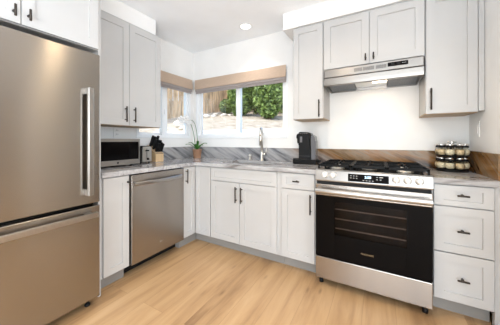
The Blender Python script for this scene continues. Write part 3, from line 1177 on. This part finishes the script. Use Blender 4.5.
# ------------------------------------------------------------------ microwave
r = thing('microwave', 'stainless steel microwave on the counter beside the refrigerator', 'microwave', (.2, -1.375, CT))
my0, my1, mz0, mz1, mf = -1.618, -1.127, .930, 1.174, .36
obj('body', MB().box(.035, mf - .022, my0 + .003, my1 - .003, mz0, mz1 - .003, .004), 'black', r)
mb = MB()
a, b = my0, my1
mb.box(mf - .021, mf, a, b, mz0, mz0 + .046, .002)
mb.box(mf - .021, mf, a, b, mz1 - .028, mz1, .002)
mb.box(mf - .021, mf, a, a + .014, mz0 + .046, mz1 - .028)
mb.box(mf - .021, mf, b - .014, b, mz0 + .046, mz1 - .028)
fo = obj('front_frame', mb, 'steel2', r, 'bright steel front frame')
dv = -1.232
do = obj('door', MB().box(mf - .021, mf - .002, a + .0145, dv - .001, mz0 + .0465, mz1 - .0285, .001), 'blackglass', r, 'black glass door')
obj('window_mesh', MB().box(mf - .0018, mf - .0010, a + .045, dv - .035, mz0 + .07, mz1 - .05), 'blackglass', do)
pn = obj('control_panel', MB().box(mf - .021, mf - .002, dv + .001, b - .0145, mz0 + .0465, mz1 - .0285, .001), 'blackglass', r, 'black touch control panel')
mb = MB()
for i in range(4):
    for j in range(3):
        y = dv + .022 + j * .024
        z = mz0 + .07 + i * .022
        mb.box(mf - .0018, mf - .0012, y - .005, y + .005, z - .002, z + .002)
merge_pattern(obj('panel_print', mb, 'void', pn), pn)
mb = MB().lathe([(.009, mf + .0002), (.009, mf + .0012), (.007, mf + .0016)], -1.347, mz0 + .023, 18, 'x')
obj('badge', mb, 'void', fo, 'small round dark badge')
for y in (my0 + .05, my1 - .05):
    for x in (.08, .30):
        obj('foot', MB().lathe([(.012, CT + .0005), (.012, mz0 + .0005)], x, y, 12), 'black', r)

# ------------------------------------------------------------------ toaster
r = thing('toaster', 'steel and black two-slot toaster between microwave and knife block', 'toaster', (.13, -.967, CT))
ty0, ty1 = -1.036, -.898
poly = [(ty0, CT + .014), (ty1, CT + .014), (ty1, CT + .165), (ty1 - .016, CT + .184), (ty0 + .016, CT + .184), (ty0, CT + .165)]
obj('body', MB().prism(poly, 'x', .040, .232), 'black', r, 'black body')
mb = MB()
poly2 = [(ty0 + .018, CT + .016), (ty1 - .008, CT + .016), (ty1 - .008, CT + .162), (ty1 - .022, CT + .178), (ty0 + .030, CT + .178), (ty0 + .018, CT + .162)]
obj('end_plate', MB().prism(poly2, 'x', .2325, .244), 'nickel', r, 'brushed steel end plate')
obj('lever_slot', MB().box(.2442, .2448, -.968, -.962, CT + .055, CT + .155), 'void', r)
obj('lever', MB().box(.2455, .262, -.983, -.947, CT + .128, CT + .142, .003), 'black', r)
obj('dial', MB().lathe([(.013, .2445), (.013, .256), (.010, .258)], -.955, CT + .045, 16, 'x'), 'black', r)
for y in (-.993, -.941):
    obj('bread_slot', MB().box(.07, .205, y - .010, y + .010, CT + .1842, CT + .1848), 'void', r)
for y in (ty0 + .02, ty1 - .02):
    for x in (.06, .215):
        obj('foot', MB().lathe([(.009, CT + .0005), (.009, CT + .0142)], x, y, 10), 'black', r)

# ------------------------------------------------------------------ knife block and knives
r = thing('knife_block', 'slanted pale wooden knife block in the corner beside the toaster', 'knife block', (.13, -.78, CT))
ky0, ky1 = -.828, -.722
poly = [(.035, CT + .0005), (.215, CT + .0005), (.215, CT + .098), (.165, CT + .118), (.060, CT + .185), (.020, CT + .165)]
obj('block', MB().prism(poly, 'y', ky0, ky1), 'block', r)
obj('band', MB().box(.2152, .2165, ky0 + .004, ky1 - .004, CT + .090, CT + .095), 'black', r)
dirv = Vector((.42, 0, .90)).normalized()
kn = 0
for row, (px, pz, ln) in enumerate(((.190, CT + .1088, .118), (.140, CT + .1345, .135), (.088, CT + .1675, .145))):
    for j in range(3 if row else 4):
        cnt = 3 if row else 4
        y = ky0 + .018 + j * (ky1 - ky0 - .036) / (cnt - 1)
        p0 = Vector((px, y, pz)) + dirv * .001
        lab = ['black-handled knife in the front row of the wooden block',
               'black-handled knife in the middle row of the wooden block',
               'black-handled knife in the back row of the wooden block'][row]
        kr = thing('knife', lab, 'knife', tuple(p0), 'knives in the block, ' + ('front row', 'middle row', 'back row')[row])
        m = MB()
        w = Vector((.90, 0, -.42)).normalized()
        vs, fs = [], []
        L_ = ln + random.uniform(-.012, .012)
        prof = [(0, .0125), (.15, .014), (.5, .012), (.82, .0145), (1.0, .010)]
        for t, hw in prof:
            for a_, b_ in ((-1, -1), (1, -1), (1, 1), (-1, 1)):
                vs.append(tuple(p0 + dirv * (.012 + t * (L_ - .012)) + w * (hw * a_) + Vector((0, .0085 * b_, 0))))
        for i in range(len(prof) - 1):
            for k in range(4):
                fs.append((i * 4 + k, i * 4 + (k + 1) % 4, (i + 1) * 4 + (k + 1) % 4, (i + 1) * 4 + k))
        fs += [(0, 1, 2, 3), (16, 17, 18, 19)]
        m.add(vs, fs)
        hd = obj('handle', m, 'black', kr)
        m2 = MB()
        vs = []
        for t in (0, .0115):
            for a_, b_ in ((-1, -1), (1, -1), (1, 1), (-1, 1)):
                vs.append(tuple(p0 + dirv * t + w * (.009 * a_) + Vector((0, .005 * b_, 0))))
        m2.add(vs, [(0, 1, 2, 3), (4, 5, 6, 7), (0, 1, 5, 4), (1, 2, 6, 5), (2, 3, 7, 6), (3, 0, 4, 7)])
        obj('bolster', m2, 'silver', kr)

# ------------------------------------------------------------------ orchid
pcx, pcy = .225, -.158
r = thing('potted_orchid', 'white orchid in a brown clay pot in the counter corner', 'plant', (pcx, pcy, CT))
mb = MB().lathe([(.046, CT + .0005), (.050, CT + .02), (.061, CT + .105), (.066, CT + .108), (.066, CT + .122), (.060, CT + .122), (.057, CT + .108), (.004, CT + .106)], pcx, pcy, 24, cap=False)
mb.add([(pcx + .046 * cos(2 * pi * k / 12), pcy + .046 * sin(2 * pi * k / 12), CT + .0006) for k in range(12)], [tuple(range(12))])
obj('pot', mb, 'pot', r, 'brown clay pot')
obj('soil', MB().lathe([(.057, CT + .1065), (.050, CT + .112), (.002, CT + .114)], pcx, pcy, 20), 'bark', r)
def leaf_blade(mb, base, ang, length, rise, width):
    vs, fs = [], []
    n = 8
    d = Vector((cos(ang), sin(ang), 0))
    s_ = Vector((-sin(ang), cos(ang), 0))
    for i in range(n + 1):
        t = i / n
        c = Vector(base) + d * (length * t) + Vector((0, 0, rise * sin(pi * .62 * t)))
        w = width * (sin(pi * min(1, .12 + t * .88)) ** .6) * (1 if t < .99 else .05)
        for q in (-1, 0, 1):
            vs.append(c + s_ * (w * q) + Vector((0, 0, -.006 if q == 0 else 0)))
    for i in range(n):
        for q in (0, 1):
            fs.append((i * 3 + q, i * 3 + q + 1, i * 3 + q + 4, i * 3 + q + 3))
    mb.add([tuple(v) for v in vs], fs, True)
    return mb
for ang, ln, rise, wd in ((-.45, .20, .075, .018), (.2, .155, .10, .017), (-1.1, .13, .085, .018), (3.75, .16, .085, .018), (4.35, .13, .11, .018), (2.2, .11, .12, .016), (-.75, .14, .13, .016)):
    lo = obj('leaf', leaf_blade(MB(), (pcx, pcy, CT + .112), ang, ln, rise, wd), 'leaf', r)
    lo.modifiers.new('thickness', 'SOLIDIFY').thickness = .0018
def curve_pts(P, n=16):
    out = []
    for i in range(n + 1):
        t = i / n
        u = 1 - t
        out.append(tuple(Vector(P[0]) * u ** 3 + Vector(P[1]) * (3 * u * u * t) + Vector(P[2]) * (3 * u * t * t) + Vector(P[3]) * t ** 3))
    return out
stems = [((pcx - .012, pcy - .02, CT + .11), (.200, -.185, 1.26), (.100, -.150, 1.52), (.095, -.31, 1.44)),
         ((pcx + .018, pcy - .01, CT + .11), (.245, -.17, 1.24), (.170, -.12, 1.50), (.120, -.215, 1.43))]
for P in stems:
    obj('stem', MB().tube(curve_pts(P), [.0048 - .0018 * i / 16 for i in range(17)], 8), 'stem', r)
random.seed(3)
for fxp, fyp, fzp in ((.085, -.325, 1.455), (.115, -.30, 1.43), (.125, -.268, 1.468), (.10, -.245, 1.445), (.135, -.235, 1.418), (.10, -.33, 1.41)):
    m = MB()
    out = Vector((.75, -.62, random.uniform(-.2, .1))).normalized()
    s1 = out.cross(Vector((0, 0, 1))).normalized()
    s2 = s1.cross(out).normalized()
    c = Vector((fxp, fyp, fzp))
    for k in range(5):
        a = 2 * pi * k / 5 + random.uniform(-.2, .2) + pi / 2
        dv_ = s1 * cos(a) + s2 * sin(a)
        tv = out.cross(dv_)
        pts = [c, c + dv_ * .018 + tv * .016 + out * .003, c + dv_ * .036 + tv * .017 + out * .004, c + dv_ * .046 + out * .001,
               c + dv_ * .036 - tv * .017 + out * .004, c + dv_ * .018 - tv * .016 + out * .003]
        m.add([tuple(p) for p in pts], [(0, 1, 2, 3, 4, 5)], True)
    m.sphere(c + out * .006, .006, seg=8, rings=5)
    fo_ = obj('flower', m, 'petal', r, 'white orchid flower')
    fo_.modifiers.new('thickness', 'SOLIDIFY').thickness = .0012

# ------------------------------------------------------------------ coffee machine
r = thing('coffee_machine', 'compact black capsule coffee machine on the counter left of the range', 'coffee machine', (1.775, -.22, CT))
cy = -.215
mb = MB().box(1.652, 1.895, cy - .062, cy + .062, CT + .0005, CT + .052, .008, 3)
obj('base', mb, 'black', r)
obj('drip_tray', MB().box(1.648, 1.712, cy - .045, cy + .045, CT + .0525, CT + .060, .003), 'enamel', r, 'black slotted drip tray')
poly = [(1.716, CT + .0525), (1.838, CT + .0525), (1.836, CT + .16), (1.826, CT + .20), (1.824, CT + .298), (1.812, CT + .312), (1.716, CT + .318), (1.700, CT + .312), (1.690, CT + .295),
        (1.690, CT + .270), (1.704, CT + .255), (1.706, CT + .225), (1.716, CT + .19)]
mb = MB().prism(poly, 'y', cy - .052, cy + .052)
obj('body', mb, 'black', r)
obj('lever', MB().prism([(1.705, CT + .3195), (1.80, CT + .3155), (1.828, CT + .300), (1.834, CT + .285), (1.846, CT + .290), (1.838, CT + .315), (1.81, CT + .329), (1.72, CT + .334)], 'y', cy - .040, cy + .040), 'enamel', r, 'glossy black lever')
obj('nozzle', MB().lathe([(.012, CT + .215), (.015, CT + .235), (.016, CT + .262)], 1.697, cy, 14), 'black', r)
obj('face_panel', MB().box(1.728, 1.752, cy - .0535, cy - .0522, CT + .225, CT + .285, .0004), 'tank', r)
obj('band', MB().box(1.716, 1.836, cy - .0530, cy - .0522, CT + .085, CT + .087), 'tank', r, 'thin pale maker line')
mb = MB().prism([(1.842, CT + .0525), (1.886, CT + .0525), (1.884, CT + .235), (1.875, CT + .285), (1.850, CT + .305), (1.842, CT + .28)], 'y', cy - .046, cy + .046)
obj('water_tank', mb, 'tank', r, 'smoky translucent water tank')
mb = MB().box(1.897, 1.930, cy - .02, cy + .02, CT + .028, CT + .048, .004)
mb.tube([(1.90, cy, CT + .030), (1.925, cy + .01, CT + .008), (1.94, cy + .06, CT + .006), (1.93, cy + .16, CT + .006)], .004, 8)
obj('power_lead', mb, 'black', r)

# ------------------------------------------------------------------ spice carousel and jars
scx, scy = 2.945, -.175
r = thing('spice_rack', 'black two-tier revolving spice rack on the right counter', 'spice rack', (scx, scy, CT))
obj('base', MB().lathe([(.095, CT + .0005), (.100, CT + .004), (.100, CT + .014), (.092, CT + .020), (.002, CT + .021)], scx, scy, 36), 'black', r)
obj('post', MB().lathe([(.014, CT + .0212), (.014, CT + .215), (.004, CT + .216)], scx, scy, 16), 'black', r)
TIERS = (CT + .0215, CT + .1275)
def tier_ring(z):
    m = MB()
    m.lathe([(.0145, z), (.100, z), (.104, z + .002), (.104, z + .005), (.100, z + .006), (.0145, z + .006)], scx, scy, 36, cap=False)
    return m
obj('tier_plate', tier_ring(TIERS[1] - .0065), 'black', r, 'black plate of the upper tier')
for z in TIERS:
    m = MB()
    zz = z + .066
    pts = [(scx + .046 * cos(2 * pi * k / 24), scy + .046 * sin(2 * pi * k / 24), zz) for k in range(25)]
    m.tube(pts, .003, 6)
    for k in range(4):
        a = pi / 4 + k * pi / 2
        m.tube([(scx + .013 * cos(a), scy + .013 * sin(a), zz), (scx + .046 * cos(a), scy + .046 * sin(a), zz)], .003, 6)
    obj('holder_ring', m, 'black', r)
m = MB().lathe([(.012, CT + .2165), (.018, CT + .222), (.008, CT + .230), (.014, CT + .238), (.003, CT + .242)], scx, scy, 14)
m.tube([(scx - .03, scy, CT + .232), (scx + .03, scy, CT + .232)], .004, 8)
obj('top_handle', m, 'silver', r, 'small silver top handle')

jar_prof = [(.016, 0), (.026, .004), (.0315, .018), (.0318, .030), (.028, .044), (.020, .054), (.0185, .060)]
def make_jar(fill):
    root = thing('spice_jar', 'x', 'jar', (0, 0, 0))
    j = obj('glass', MB().lathe([(rr, h) for rr, h in jar_prof], 0, 0, 20), 'jar_glass', root)
    obj('contents', MB().lathe([(rr - .0014, h + .0012) for rr, h in jar_prof[:5]] + [(.004, .0462)], 0, 0, 18), fill, root)
    l = obj('lid', MB().lathe([(.0245, .0602), (.0258, .062), (.0258, .072), (.0245, .0735)], 0, 0, 20), 'black', root, 'black screw lid')
    obj('lid_cap', MB().lathe([(.0238, .0736), (.0238, .0860), (.020, .089), (.003, .0892)], 0, 0, 20), 'silver', l, 'chrome lid top')
    return root
protos = [make_jar(k) for k in ('spice_a', 'spice_b', 'spice_c')]
used = [False] * 3
def dup(root):
    c = root.copy()
    COL.objects.link(c)
    for ch in root.children:
        d_ = ch.copy()
        COL.objects.link(d_)
        d_.parent = c
        for g in ch.children:
            e_ = g.copy()
            COL.objects.link(e_)
            e_.parent = d_
    return c
names8 = ['front left', 'front middle-left', 'front middle-right', 'front right']
place = {0: 'leftmost on the rack\'s %s tier', 1: 'second from left on the rack\'s %s tier',
         2: 'third from left on the rack\'s %s tier', 3: 'rightmost on the rack\'s %s tier'}
fills = {('upper', 0): (0, 'light tan'), ('upper', 1): (1, 'pale beige'), ('upper', 2): (0, 'light tan'), ('upper', 3): (1, 'pale beige'),
         ('lower', 0): (1, 'pale beige'), ('lower', 1): (1, 'pale beige'), ('lower', 2): (0, 'light tan'), ('lower', 3): (1, 'pale beige')}
for tier, z in (('upper', TIERS[1]), ('lower', TIERS[0])):
    for k in range(8):
        th = radians([-62, -17, 28, 73, 118, 163, 208, 253][k] - 3)
        x = scx + .0765 * sin(th)
        y = scy - .0765 * cos(th)
        if k < 4:
            fi, tone = fills[(tier, k)]
            lab = 'round jar of %s spice, ' % tone + place[k] % tier
            grp = 'spice jars on the %s tier' % tier
        else:
            fi = (0, 1, 2, 0)[k - 4]
            lab = 'small round spice jar at the back of the %s tier of the rack' % tier
            grp = 'back jars on the %s tier' % tier
        pr_ = protos[fi]
        o = pr_ if not used[fi] else dup(pr_)
        used[fi] = True
        o.location = (x, y, z + .0008)
        o['label'] = lab
        o['group'] = grp

# ------------------------------------------------------------------ outlets
r = thing('wall_outlet', 'white wall outlet above the microwave', 'outlet', (0, -1.15, 1.245))
obj('plate', MB().box(.0005, .006, -1.186, -1.114, 1.188, 1.304, .002), 'plate', r)
for z in (1.224, 1.268):
    s_ = obj('socket', MB().box(.0062, .0085, -1.167, -1.133, z - .016, z + .016, .001), 'plate', r)
    m = MB()
    for y in (-1.157, -1.143):
        m.box(.0086, .0090, y - .0014, y + .0014, z - .005, z + .007)
    obj('slot', m, 'void', s_)
r = thing('wall_switch', 'white light switch plate on the right wall above the backsplash', 'switch', (RW, -.20, 1.245))
obj('plate', MB().box(RW - .006, RW - .0005, -.238, -.166, 1.184, 1.306, .002), 'plate', r)
obj('rocker', MB().box(RW - .010, RW - .0062, -.218, -.186, 1.212, 1.278, .0015), 'plate', r)

# ------------------------------------------------------------------ roman shades
def shade(axis, u0, u1, label, cat='window shade'):
    cx = (u0 + u1) / 2
    loc = (cx, -.03, 1.95) if axis == 'y' else (.03, cx, 1.95)
    root = thing('roman_shade', label, cat, loc)
    def pr_(mb, poly, a, b):
        # poly in (distance into the room, z)
        if axis == 'y':
            mb.prism([(-d, z) for d, z in poly], 'x', a, b)
        else:
            mb.prism([(d, z) for d, z in poly], 'y', a, b)
        return mb
    obj('headrail', pr_(MB(), [(.012, 2.010), (.048, 2.010), (.048, 2.038), (.012, 2.038)], u0 + .004, u1 - .004), 'vinyl', root)
    obj('fabric_panel', pr_(MB(), [(.050, 2.042), (.053, 2.042), (.064, 1.916), (.062, 1.906), (.056, 1.904), (.052, 1.910)], u0, u1), 'shade', root)
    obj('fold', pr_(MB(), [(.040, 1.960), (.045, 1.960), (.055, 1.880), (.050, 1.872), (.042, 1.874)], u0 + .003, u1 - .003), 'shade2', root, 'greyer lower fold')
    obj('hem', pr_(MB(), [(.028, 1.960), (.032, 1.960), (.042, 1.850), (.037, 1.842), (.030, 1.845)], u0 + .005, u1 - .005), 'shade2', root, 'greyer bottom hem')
    return root
shade('y', .085, 1.495, 'long tan roman shade folded up over the sink window')
shade('x', -.845, -.075, 'tan roman shade folded up over the left window')

# ------------------------------------------------------------------ recessed ceiling lights
def downlight(x, y, label, power, grp='recessed ceiling lights', col=(1.0, .93, .84), beam=100):
    root = thing('ceiling_light', label, 'ceiling light', (x, y, H), grp)
    obj('trim_ring', MB().lathe([(.056, H - .001), (.058, H - .006), (.080, H - .004), (.086, H - .0005)], x, y, 32, cap=False), 'vinyl', root)
    obj('lens', MB().lathe([(.057, H - .0008), (.055, H - .003), (.003, H - .0035)], x, y, 28), 'bulb', root, 'glowing lens')
    l_ = light('downlight', 'AREA', (x, y, H - .009), power * .6, col, .11, spread=radians(beam))
    l_.parent = root
    l_.location = (0, 0, -.009)
    return root
downlight(1.105, -.31, 'round recessed ceiling light above the sink', 3.2)
for x, y, p in ((2.05, -1.42, 13), (1.15, -2.9, 6), (2.6, -2.9, 11), (1.2, -4.2, 9), (4.6, -2.4, 11), (4.2, -4.6, 11)):  # first follows the refrigerator streak; the others are added, unseen room lights
    downlight(x, y, 'round recessed ceiling light added out of view to light the room', p, 'recessed ceiling lights out of view', (1.0, .76, .50) if p > 12 else (1.0, .93, .84), 145 if p > 12 else 100)

# ------------------------------------------------------------------ outdoors
def hill_h(x, y):
    return 1.08 + .20 * y - .12 * (x + 3) + .05 * mnoise.noise(Vector((x * .6, y * .6, 0))) + .02 * mnoise.noise(Vector((x * 2.5, y * 2.5, 3)))
mb = MB()
nx, ny = 90, 80
vs, fs = [], []
for j in range(ny + 1):
    for i in range(nx + 1):
        x = -14 + 20 * i / nx
        y = -3 + 17 * j / ny
        z = hill_h(x, y)
        if x > -.45 and y < .50:
            z = min(z, -.15)
        vs.append((x, y, z))
for j in range(ny):
    for i in range(nx):
        a = j * (nx + 1) + i
        fs.append((a, a + 1, a + nx + 2, a + nx + 1))
struct('hillside', mb.add(vs, fs, True), 'sand', 'dry sandy hillside rising outside the windows')
struct('kerb', MB().box(-3.2, .95, 1.60, 1.78, .6, 1.40, .01), 'concrete', 'pale low concrete kerb outside the sink window')

def fence_run(p, q, root, n):
    m = MB()
    p, q = Vector(p), Vector(q)
    d = (q - p)
    L_ = d.length
    d.normalize()
    s_ = Vector((-d.y, d.x))
    for i in range(n):
        a = p + d * (L_ * i / n + .009)
        b = p + d * (L_ * (i + 1) / n - .009)
        z0 = hill_h(a.x, a.y) - .05
        z1 = z0 + 1.95 + random.uniform(-.02, .02)
        o_ = random.uniform(-.006, .006)
        c = [(a + s_ * (.011 + o_)), (b + s_ * (.011 + o_)), (b - s_ * (.011 - o_)), (a - s_ * (.011 - o_))]
        m.add([(v.x, v.y, z0) for v in c] + [(v.x, v.y, z1) for v in c],
              [(0, 1, 2, 3), (4, 5, 6, 7), (0, 1, 5, 4), (1, 2, 6, 5), (2, 3, 7, 6), (3, 0, 4, 7)])
    obj('board_panel', m, 'fence', root)
    for h_ in (.35, 1.55):
        rl = MB()
        za, zb = hill_h(p.x, p.y) + h_, hill_h(q.x, q.y) + h_
        rl.tube([(p.x + s_.x * .05, p.y + s_.y * .05, za), (q.x + s_.x * .05, q.y + s_.y * .05, zb)], .035, 4)
        obj('rail', rl, 'fence', root)
fr_ = thing('wooden_fence', 'weathered brown board fence at the top of the sandy slope outside', 'fence', (-4.6, 5, hill_h(-4.6, 5)))
fence_run((-4.7, 1.4), (-4.7, 7.6), fr_, 44)
fence_run((-4.7, 7.6), (.8, 7.9), fr_, 40)

random.seed(11)
def bush(name, c, rx, ry, rz, n, mat, label, group, leaf=.09, stems=5):
    gx, gy = c
    gz = hill_h(gx, gy)
    root = thing(name, label, 'shrub', (gx, gy, gz - .05), group)
    m = MB()
    vs, fs = [], []
    for i in range(n):
        while True:
            p = Vector((random.uniform(-1, 1), random.uniform(-1, 1), random.uniform(-1, 1)))
            if p.length <= 1:
                break
        q = p.normalized() * (p.length ** .45)
        lump = 1 + .22 * mnoise.noise(Vector((q.x * 2.3 + gx, q.y * 2.3, q.z * 2.3)))
        c_ = Vector((gx + q.x * rx * lump, gy + q.y * ry * lump, gz + rz * 1.02 + q.z * rz * lump))
        if c_.z < hill_h(c_.x, c_.y) + .02:
            continue
        d = Vector((random.gauss(0, 1), random.gauss(0, 1), random.gauss(0, .8))).normalized()
        e_ = d.cross(Vector((random.gauss(0, 1), random.gauss(0, 1), random.gauss(0, 1)))).normalized()
        s = leaf * random.uniform(.6, 1.3)
        k = len(vs)
        up = d.cross(e_) * s * .12
        vs += [tuple(c_ - d * s), tuple(c_ + e_ * s * .38 + up), tuple(c_ + d * s), tuple(c_ - e_ * s * .38 + up)]
        fs.append((k, k + 1, k + 2, k + 3))
    m.add(vs, fs)
    obj('foliage', m, mat, root)
    b = MB()
    for i in range(stems):
        a = 2 * pi * i / stems
        b.tube([(gx + .05 * cos(a), gy + .05 * sin(a), gz - .05), (gx + .25 * rx * cos(a), gy + .25 * ry * sin(a), gz + rz * .7),
                (gx + .55 * rx * cos(a + .3), gy + .55 * ry * sin(a + .3), gz + rz * 1.4)], [.04, .03, .012], 6)
    obj('stem', b, 'bark', root)
G = 'green shrubs on the slope'
bush('shrub', (-2.72, 5.75), .56, .58, .95, 4600, 'bush', 'dense green shrub just right of the mullion in the right window pane', G)
bush('shrub', (-1.34, 5.6), .60, .60, .98, 5000, 'bush', 'bright green shrub in front at the right of the right window pane', G)
bush('shrub', (-2.50, 7.05), .50, .40, 1.25, 4200, 'bush', 'tall leafy shrub standing behind the others against the fence', G)
bush('shrub', (-3.66, 7.10), .38, .36, 1.15, 3000, 'bush', 'slim leafy shrub against the fence behind the mullion', G)
bush('shrub', (-1.22, 7.08), .45, .40, 1.25, 3400, 'bush', 'slim leafy shrub against the fence at the right', G)
bush('shrub', (-3.85, 6.25), .34, .34, .34, 1300, 'bush2', 'small dry yellow-green bush beside the window mullion', G, .06)

for i, (x, y, s) in enumerate([(-3.95, 4.9, .16), (-3.7, 5.1, .12), (-3.45, 5.5, .15), (-3.2, 5.6, .10), (-3.9, 5.5, .13), (-2.6, 2.3, .13), (-2.9, 2.5, .16), (-3.3, 2.75, .14), (-3.6, 3.2, .17), (-2.9, 2.9, .10), (-3.9, 3.5, .15)]):
    t = bmesh.new()
    bmesh.ops.create_icosphere(t, subdivisions=3, radius=s)
    for v in t.verts:
        v.co *= 1 + .35 * mnoise.noise(v.co * (2.2 / s * .35) + Vector((i * 7.1, 0, 0)))
        v.co.z *= .6
    m = MB()
    m._merge(t, Matrix.Translation((x, y, hill_h(x, y) + s * .25)))
    o = obj('rock', m, 'rock', at=(x, y, hill_h(x, y)))
    if i < 5:
        tag(o, 'pale rock on the slope below the fence in the sink window', 'rock', 'rocks seen through the sink window')
    else:
        tag(o, 'pale rock on the slope seen through the left window', 'rock', 'rocks seen through the left window')
